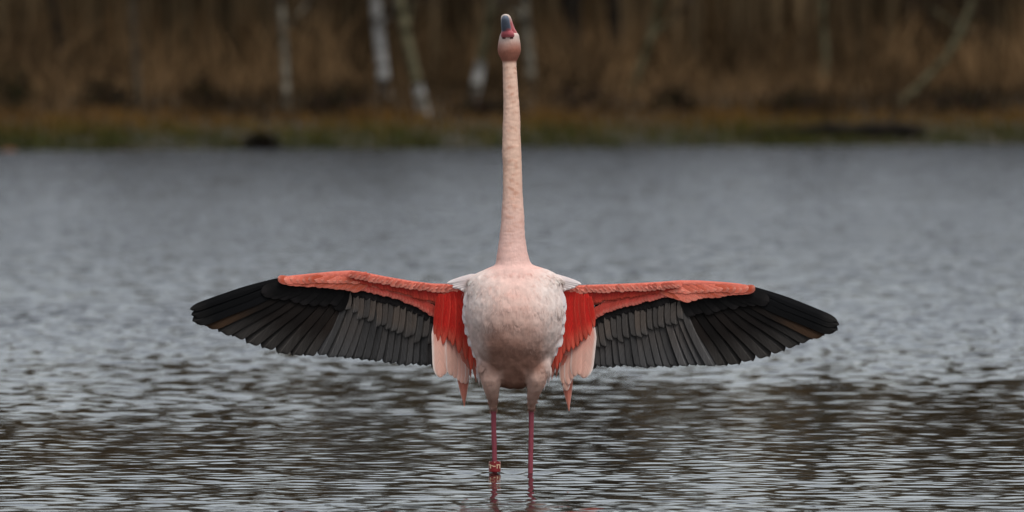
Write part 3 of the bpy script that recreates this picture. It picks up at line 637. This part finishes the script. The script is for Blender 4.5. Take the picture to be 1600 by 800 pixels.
# ------------------------------------------------------------------ feathers
def feather(name, root, tip, wpx, y0, y1, mat, parent, bend=0.0, tilt=0.0, prof='round', camber=.10, ns=10, sag=0.0, base_w=.45, full_at=.25, lag=.78, skew=0.0):
    A, B = P(*root, y0), P(*tip, y1); ax = B - A; a = ax.normalized()
    nn = Vector((0, -1, 0)); nn = (nn - a * nn.dot(a)).normalized(); wv = nn.cross(a)
    W = wpx / S; mid = (A + B) / 2 + wv * bend / S + nn * sag
    vs_, fs, uv = [], [], []; js = (-1, -.55, -.06, .06, .55, 1)
    ts_ = [i / ns for i in range(ns + 1)]
    if prof == 'round':
        nb = max(4, ns - 4); ts_ = [lag * i / nb for i in range(nb + 1)] + [lag + (1 - lag) * math.sin(math.pi / 2 * u) for u in (.25, .5, .72, .88, 1)]
    for t in ts_:
        c = A * (1 - t) ** 2 + mid * 2 * t * (1 - t) + B * t * t
        w_ = base_w + (1 - base_w) * min(1, t / full_at) ** .8
        if prof == 'round' and t > lag: u = (t - lag) / (1 - lag); w_ *= max(.06, math.sqrt(max(0, 1 - u ** 2)))
        elif prof == 'point' and t > .3: u = (t - .3) / .7; w_ *= max(.06, 1 - u ** 1.4)
        for j in js:
            h = camber * W * (1 - j * j) * .5 + (W * .018 if abs(j) < .1 else 0)
            vs_.append(c + wv * (j * w_ * W / 2) + nn * (h + tilt * j * w_ * W / 2) - a * (abs(skew) * W * max(0, .5 + .5 * j * (1 if skew > 0 else -1)) * max(0, (t - .6) / .4) ** 1.5)); uv.append(((j + 1) / 2, t))
    m_ = len(js)
    for i in range(len(ts_) - 1):
        for k in range(m_ - 1): q = i * m_ + k; fs.append((q, q + 1, q + 1 + m_, q + m_))
    return mesh_obj(name, loc(vs_), fs, mat, parent, True, None, uv)
rr = random.Random(11)
def along(poly, t):
    """point at share t of a polyline (by x)"""
    xs = [p[0] for p in poly]; x = xs[0] + (xs[-1] - xs[0]) * t; s = 1 if xs[-1] > xs[0] else -1
    for i in range(len(poly) - 1):
        if (x - xs[i]) * s >= -1e-6 and (x - xs[i + 1]) * s <= 1e-6: u = (x - xs[i]) / (xs[i + 1] - xs[i]); return (x, poly[i][1] + (poly[i + 1][1] - poly[i][1]) * u)
    return poly[-1]
WY = .02                                            # depth of the wing plane at the shoulder
def wy(px, py, sg): # wing surface depth: slightly swept back to the tip, trailing edge set back
    d = abs(px - 801) / S
    return WY + .02 * d + .10 * (py - 440) / S
def build_wing(sg, top, low, prim, prim_root, sec, sec_root, cov_root, cov_tip, ncov, hand_low, wrist):
    """sg -1 the wing at image left, +1 at image right; all lines run from shoulder to tip"""
    # arm: a closed rounded slab under the coverts
    v, f = [], []; n = 60; sec_n = 12
    for i in range(n + 1):
        t = i / n; tp = along(top, t); lw = along(low, t); h = (lw[1] - tp[1]) / S
        d = wy(tp[0], tp[1], sg); th = (.017 * (1 - t) + .0035) * (1 if t > .08 else 1)
        A = P(tp[0], tp[1], d)
        for k in range(sec_n):
            a = 2 * math.pi * k / sec_n; zz = (1 - math.cos(a)) / 2; zz = zz ** .8
            v.append(A + Vector((0, -math.sin(a) * th * (1 - .65 * zz) + .10 * h * zz, -h * zz)))
    for i in range(n):
        for k in range(sec_n): k2 = (k + 1) % sec_n; f.append((i * sec_n + k, i * sec_n + k2, (i + 1) * sec_n + k2, (i + 1) * sec_n + k))
    f.append(tuple(range(sec_n))); f.append(tuple(n * sec_n + k for k in reversed(range(sec_n))))
    wing = mesh_obj('wing', loc(v), f, M['wing_skin'], bird)
    wing['label'] = 'spread wing beside the ringed leg' if sg < 0 else 'spread wing beside the leg without a ring'
    ts = -sg                                        # tilts the trailing vane towards the viewer
    def d_(p, e): return wy(p[0], p[1], sg) + e
    for i, tp in enumerate(prim):                   # primaries
        t = i / (len(prim) - 1); rt = along(prim_root, t)
        tp = (tp[0] + rr.uniform(-1.2, 1.2), tp[1] + rr.uniform(-1, 1))
        wd = 27 - 5 * abs(t - .3) if t > .18 else 13 + 55 * t
        feather('primary_feather', rt, tp, wd, d_(rt, .013), d_(tp, .010 + .0006 * i), M['primary_brown'] if i == 3 else M['primary_black'] if i < 3 else M['primary'], wing, bend=ts * (-2 - 9 * t) * (1 if t < .6 else .7), tilt=ts * .30, ns=12, base_w=.4, full_at=.4, lag=.93 if i > 3 else .86, sag=.004, camber=.14, skew=ts * (.22 if i > 3 else .12))
    for i, tp in enumerate(sec):                    # secondaries
        t = i / (len(sec) - 1); rt = along(sec_root, t)
        tp = (tp[0] + rr.uniform(-2, 2), tp[1] + rr.uniform(-2, 1.2)); feather('secondary_feather', rt, tp, 18 - 3 * t + rr.uniform(-2.5, 2.5), d_(rt, .013), d_(tp, .010 + rr.uniform(-.0015, .0015)), M['secondary'], wing, bend=ts * (5 - 3 * t + rr.uniform(-1.5, 1.5)), tilt=ts * rr.uniform(.45, .75), lag=.92, base_w=.7, sag=.004, camber=.22, skew=ts * .12)
    for i in range(ncov):                           # grey under coverts over the secondaries
        t = i / (ncov - 1); rt = along(cov_root, t); rt = (rt[0], rt[1] - 7); tp = along(cov_tip, t); tp = (tp[0] + rr.uniform(-2, 2), tp[1] + rr.uniform(-6, 6))
        feather('grey_covert', rt, tp, 14 + rr.uniform(-1.5, 2), d_(rt, .006), d_(tp, .003), M['grey_covert'], wing, bend=ts * 3, tilt=ts * .55, ns=8, lag=.85, base_w=.75, camber=.2)
    for i in range(9):                              # dark coverts over the bases of the primaries
        t = i / 8; rt = along(prim_root, 1 - t * .8); q = prim[int((1 - t * .8) * (len(prim) - 1))]
        k = .24 + .07 * rr.random(); rt = (rt[0] + sg * 3, rt[1] - 10 * (1 - t)); tp = (rt[0] + (q[0] - rt[0]) * k, rt[1] + (q[1] - rt[1]) * k)
        feather('dark_covert', rt, tp, 22, d_(rt, .004), d_(tp, .005), M['black_covert'], wing, tilt=ts * .14, ns=8, lag=.75)
    for i in range(22):                             # short black row under the red
        t = i / 21; lw = along([p for p in red_low[sg]], t); rt = (lw[0] - sg * 2, lw[1] - 21); tp = (lw[0] + sg * 1, lw[1] + 11 + rr.uniform(-1.5, 1.5))
        feather('black_covert', rt, tp, 13, d_(rt, .0), d_(tp, .001), M['black_covert'], wing, tilt=ts * .15, ns=6, lag=.7)
    for i in range(26):                             # pink scalloped row
        t = i / 25; lw = along(red_low[sg], t); rt = (lw[0] + sg * 5, lw[1] - 21); tp = (lw[0] + sg * -1, lw[1] + rr.uniform(-1.2, 1.2))
        feather('pink_covert', rt, tp, 10.5, d_(rt, -.004), d_(tp, -.004), M['red_pink'], wing, tilt=ts * .12, ns=6, lag=.65, camber=.12)
    for i in range(30):                             # dark red row
        t = i / 29; lw = along(mid_low[sg], t); tp0 = along(top, .02 + .55 * t); rt = (lw[0] + sg * 4, max(lw[1] - 20, along(arm_top[sg], min(1, max(0, t)))[1] + 6)); tp = (lw[0], lw[1] + rr.uniform(-1.6, 1.6))
        feather('red_covert', rt, tp, 9.5, d_(rt, -.013 + .004 * t), d_(tp, -.009 + .003 * t), M['red_dark'], wing, tilt=ts * .12, ns=6, lag=.65, camber=.12)
    for p0, p1 in (((wrist[0] + sg * 6, wrist[1] + 8), (wrist[0] + sg * 2, wrist[1] + 38)), ((wrist[0] - sg * 6, wrist[1] + 9), (wrist[0] - sg * 8, wrist[1] + 40))):
        feather('dark_covert', p0, p1, 17, d_(p0, .004), d_(p1, .006), M['black_covert'], wing, tilt=ts * .14, ns=8, lag=.75)
    for row in range(2):                            # small marginal coverts up to the leading edge
        for i in range(26):
            t = (i + .5 * (row % 2)) / 25.5; tp0 = along(arm_top[sg], min(1, t)); dy = (13.5 - 5.2 * row) * (1 - .12 * t)
            rt = (tp0[0] + sg * 3, tp0[1] + max(3.2, dy - 10)); tp = (tp0[0] - sg * 1, tp0[1] + dy + rr.uniform(-1.6, 1.6))
            feather('marginal_covert', rt, tp, 10.5, d_(rt, -.0175 + .006 * t + (.004 if row == 2 else .002 if row == 1 else 0)), d_(tp, -.0185 + .007 * t - .001 * row), M['orange_top'], wing, tilt=ts * rr.uniform(.0, .12), ns=6, lag=.6, camber=.08)
    for row in range(2):                            # orange coverts of the hand, pale-tipped
        nh = 13
        for i in range(nh):
            t = i / (nh - 1); tl = along(hand_low, t); tp0 = along(hand_top[sg], t); tl = (tl[0], tl[1] - row * .40 * (tl[1] - tp0[1]) + rr.uniform(-1.3, 1.3))
            tp_ = (tl[0] + sg * 4, tl[1]); rt = (tp0[0] - sg * (24 - 6 * row), tp0[1] + 4 + (tl[1] - tp0[1]) * .25 * (1 - row))
            feather('hand_covert', rt, tp_, 13, d_(rt, -.004), d_(tp_, -.0045 - .002 * row), M['hand'], wing, tilt=ts * .12, ns=7, lag=.62, camber=.12, bend=ts * 2)
    return wing
m, nt_, b = newmat('wing_skin'); b.inputs['Base Color'].default_value = (.70, .14, .09, 1); b.inputs['Roughness'].default_value = .85
tcn = N(nt_, 'ShaderNodeTexCoord'); nz_ = N(nt_, 'ShaderNodeTexNoise'); nz_.inputs['Scale'].default_value = 130; bpn = N(nt_, 'ShaderNodeBump'); bpn.inputs['Distance'].default_value = .002
crn = N(nt_, 'ShaderNodeValToRGB'); crn.color_ramp.elements[0].color = (.60, .09, .055, 1); crn.color_ramp.elements[1].color = (.78, .24, .17, 1)
nt_.links.new(tcn.outputs['Object'], nz_.inputs['Vector']); nt_.links.new(nz_.outputs['Fac'], bpn.inputs['Height']); nt_.links.new(bpn.outputs[0], b.inputs['Normal'])
nt_.links.new(nz_.outputs['Fac'], crn.inputs[0]); nt_.links.new(crn.outputs[0], b.inputs['Base Color'])
M['wing_skin'] = m
TOPL = [(728, 440), (700, 443.5), (676, 443), (640, 438.5), (600, 431.5), (565, 424.5), (548, 422.5), (520, 424), (480, 428), (455, 430.5), (437, 433.5)]
TOPR = [(878, 442), (905, 445.5), (935, 444.5), (965, 443.5), (1000, 442), (1035, 440), (1060, 438), (1090, 438), (1130, 440.5), (1155, 443), (1177, 448)]
red_low = {-1: [(678, 496), (650, 479), (620, 468), (590, 460), (556, 453)], 1: [(929, 500), (945, 490), (975, 480), (1010, 472), (1035, 466), (1056, 461)]}
mid_low = {-1: [(690, 474), (660, 468), (625, 458), (590, 449), (556, 441)], 1: [(912, 474), (945, 471), (985, 465), (1020, 459), (1054, 453)]}
arm_top = {-1: TOPL[:7], 1: TOPR[:7]}; hand_top = {-1: [(556, 423), (520, 424), (480, 428), (437, 433.5)], 1: [(1052, 439), (1090, 438), (1130, 440.5), (1177, 448)]}
build_wing(-1, TOPL, [(728, 470), (690, 478), (640, 468), (600, 458), (550, 447), (520, 444), (480, 440), (437, 437)],
    [(297, 484), (298, 493.5), (301, 503), (321, 510), (341.5, 519), (364, 527), (387, 537), (410, 546), (434, 552.5), (457, 556), (478, 558)],
    [(438, 436), (445, 440), (470, 444), (500, 449), (530, 455), (548, 462)],
    [(500, 557.5), (515, 558.5), (528, 560), (541, 562), (552, 562.5), (565, 564), (577, 565.5), (590, 567), (603, 568.5), (614, 569.5), (626, 570.5), (637, 571), (648, 572), (659, 572.5), (669, 573.5), (679, 575)],
    [(541, 462), (580, 468), (620, 477), (650, 486), (676, 497)], [(543, 462), (580, 466), (620, 474), (650, 482), (674, 491)], [(541, 489), (556, 494), (575, 505), (600, 514), (625, 524), (645, 530), (668, 535)], 15,
    [(552, 454), (530, 450), (500, 446), (475, 444), (455, 440), (438, 437)], (550, 440))
build_wing(1, TOPR, [(878, 472), (915, 480), (965, 470), (1005, 462), (1050, 455), (1090, 452), (1130, 450), (1177, 451)],
    [(1309, 503), (1310.5, 509), (1309, 517), (1289, 524.5), (1270, 531.5), (1249, 541), (1225, 550), (1202, 559), (1176, 566), (1155, 570.5), (1134, 572.5)],
    [(1176, 450), (1168, 454), (1145, 457), (1115, 461), (1085, 466), (1064, 472)],
    [(1114, 573), (1099, 573), (1085, 573.5), (1071, 574), (1060, 574.5), (1047, 575), (1036, 575.5), (1024, 576), (1012, 575.5), (1001, 575), (990, 575), (979, 574.5), (968, 574), (957, 574), (946, 574), (936, 575), (925, 577)],
    [(1068, 474), (1030, 480), (985, 488), (955, 497), (930, 507)], [(1066, 474), (1030, 479), (990, 485), (955, 493), (932, 502)], [(1066, 498), (1050, 504), (1035, 513), (1015, 518), (990, 525), (965, 533), (938, 545)], 15,
    [(1056, 463), (1078, 471), (1095, 465), (1125, 461), (1150, 457), (1176, 452)], (1058, 450))

# shoulder fan: red axillaries, pale tertials, long salmon tip feathers
def fan(kind, items, mat, y, prof='round', split=1, **kw):
    q = []
    for n_, (x0, y0, x1, y1, wd) in enumerate(items):
        for k in range(split):
            o = (k - (split - 1) / 2) * wd * .42 if split > 1 else 0
            j_ = (lambda a: rr.uniform(-a, a)) if split > 1 else (lambda a: 0)
            q.append((x0 + o * .6, y0 + j_(3), x1 + o + j_(1.5), y1 - (abs(j_(9)) if k else 0), wd * (1 if split == 1 else .74)))
    for k, (x0, y0, x1, y1, wd) in enumerate(q):
        d = y + kw.get('dy', 0) * k / split + (rr.uniform(-.0006, .0006) if split > 1 else 0)
        feather(kind, (x0, y0), (x1, y1), wd, d, d + kw.get('lean', .01), M[mat], bird, tilt=kw.get('tilt', 0) * rr.uniform(.6, 1.3), bend=kw.get('bend', 0) + (rr.uniform(-2, 2) if split > 1 else 0), prof=prof, lag=kw.get('lag', .72), camber=.16, base_w=kw.get('base_w', .55))
fan('axillary_feather', [(731, 452, 741, 578, 17), (726, 455, 733, 562, 18), (719, 455, 721, 552, 19), (709, 456, 710, 540, 18), (702, 458, 697, 538, 18), (692, 460, 687, 534, 16), (686, 462, 682, 523, 12)], 'axillary', .006, split=2, lag=.42, tilt=.25, dy=.0006)
fan('tertial_feather', [(685, 500, 688, 590, 23), (694, 512, 693, 586, 18), (703, 515, 705, 587, 16), (709, 520, 711, 591, 14), (715, 520, 717, 595, 13), (721, 525, 722, 599, 13), (727, 530, 727, 600, 12)], 'tertial', .027, lag=.74, tilt=-.3, dy=.0030, lean=-.016)
fan('salmon_plume', [(722, 552, 725.5, 635, 22), (727, 550, 727.5, 618, 12), (737, 545, 744, 597, 10), (731, 550, 736, 592, 9)], 'salmon', .034, 'point', dy=.002)
fan('dark_tertial', [(700, 545, 698, 581, 7)], 'black_covert', .030)
fan('axillary_feather', [(874, 452, 866, 578, 17), (878, 455, 872, 569, 18), (886, 455, 885, 553, 19), (896, 457, 899, 546, 19), (905, 459, 911, 534, 18), (914, 461, 920, 528, 16), (920, 464, 925, 513, 12)], 'axillary', .006, split=2, lag=.42, tilt=-.25, dy=.0006)
fan('tertial_feather', [(921, 505, 912, 591, 27), (913, 515, 905, 586, 18), (902, 520, 898, 588, 16), (896, 522, 893, 593, 15), (890, 525, 888, 601, 15), (885, 530, 885, 611, 14), (880, 530, 880, 600, 12)], 'tertial', .027, lag=.74, tilt=.3, dy=.0030, lean=-.016)
fan('salmon_plume', [(884, 555, 889, 642, 21), (882, 550, 886, 624, 12), (869, 545, 862, 594, 10), (874, 550, 869, 590, 9)], 'salmon', .034, 'point', dy=.002)
# white flank feathers scalloping the sides of the breast
for sg, edge in ((-1, [(724, 470), (723, 484), (724, 499), (727, 514), (731, 530), (737, 548)]), (1, [(883, 469), (884, 483), (884, 498), (882, 514), (879, 530), (872, 548)])):
    for k, (x, y) in enumerate(edge):
        feather('flank_feather', (x - sg * (19 + rr.uniform(-3, 3)), y - 20), (x + sg * (rr.uniform(-2.5, .5) if k < 5 else -3), y + 7 + rr.uniform(-3, 4)), 22 + rr.uniform(-4, 3), -.052 + .002 * k, -.034 + .003 * k, M['white'], bird, bend=0, tilt=-sg * .8, lag=.55, camber=.16)
    # scapulars running out on to the wing
    x0 = 803 + sg * 54
    for k in range(5):
        feather('scapular_feather', (x0 + sg * k * 3, 431 + k * 3.2), (803 + sg * (104 - k * 5.5 + rr.uniform(-3, 3)), 443.5 + k * 2.4 + rr.uniform(-1, 1)), 13, -.01 + .002 * k, -.004 - .0005 * k, M['white'], bird, lag=.3, camber=.2, bend=sg * -1.5)
    # loose feathers beside the thigh
    for (dx, y0, dx1, y1, wd) in ((52, 560, 47, 610, 12), (47, 565, 50, 600, 12), (56, 558, 54, 603, 10)):
        feather('thigh_feather', (803 + sg * dx, y0), (803 + sg * dx1, y1), wd, .03, .035, M['white'], bird, prof='point', camber=.2)
for k in range(7):                                  # short tail behind the body
    x = 803 + (k - 3) * 9; A = P(x, 500, .34)
    tv = [A + Vector((s * .012, t, -.05 * t + .02 - .01 * abs(s))) for t, s in ((0, -1), (0, 1), (.12, 1.3), (.12, -1.3), (.17, 0))]
    mesh_obj('tail_feather', loc(tv), [(0, 1, 2, 3), (3, 2, 4)], M['white'], bird, True, None, [(0, 0), (1, 0), (1, .8), (0, .8), (.5, 1)])
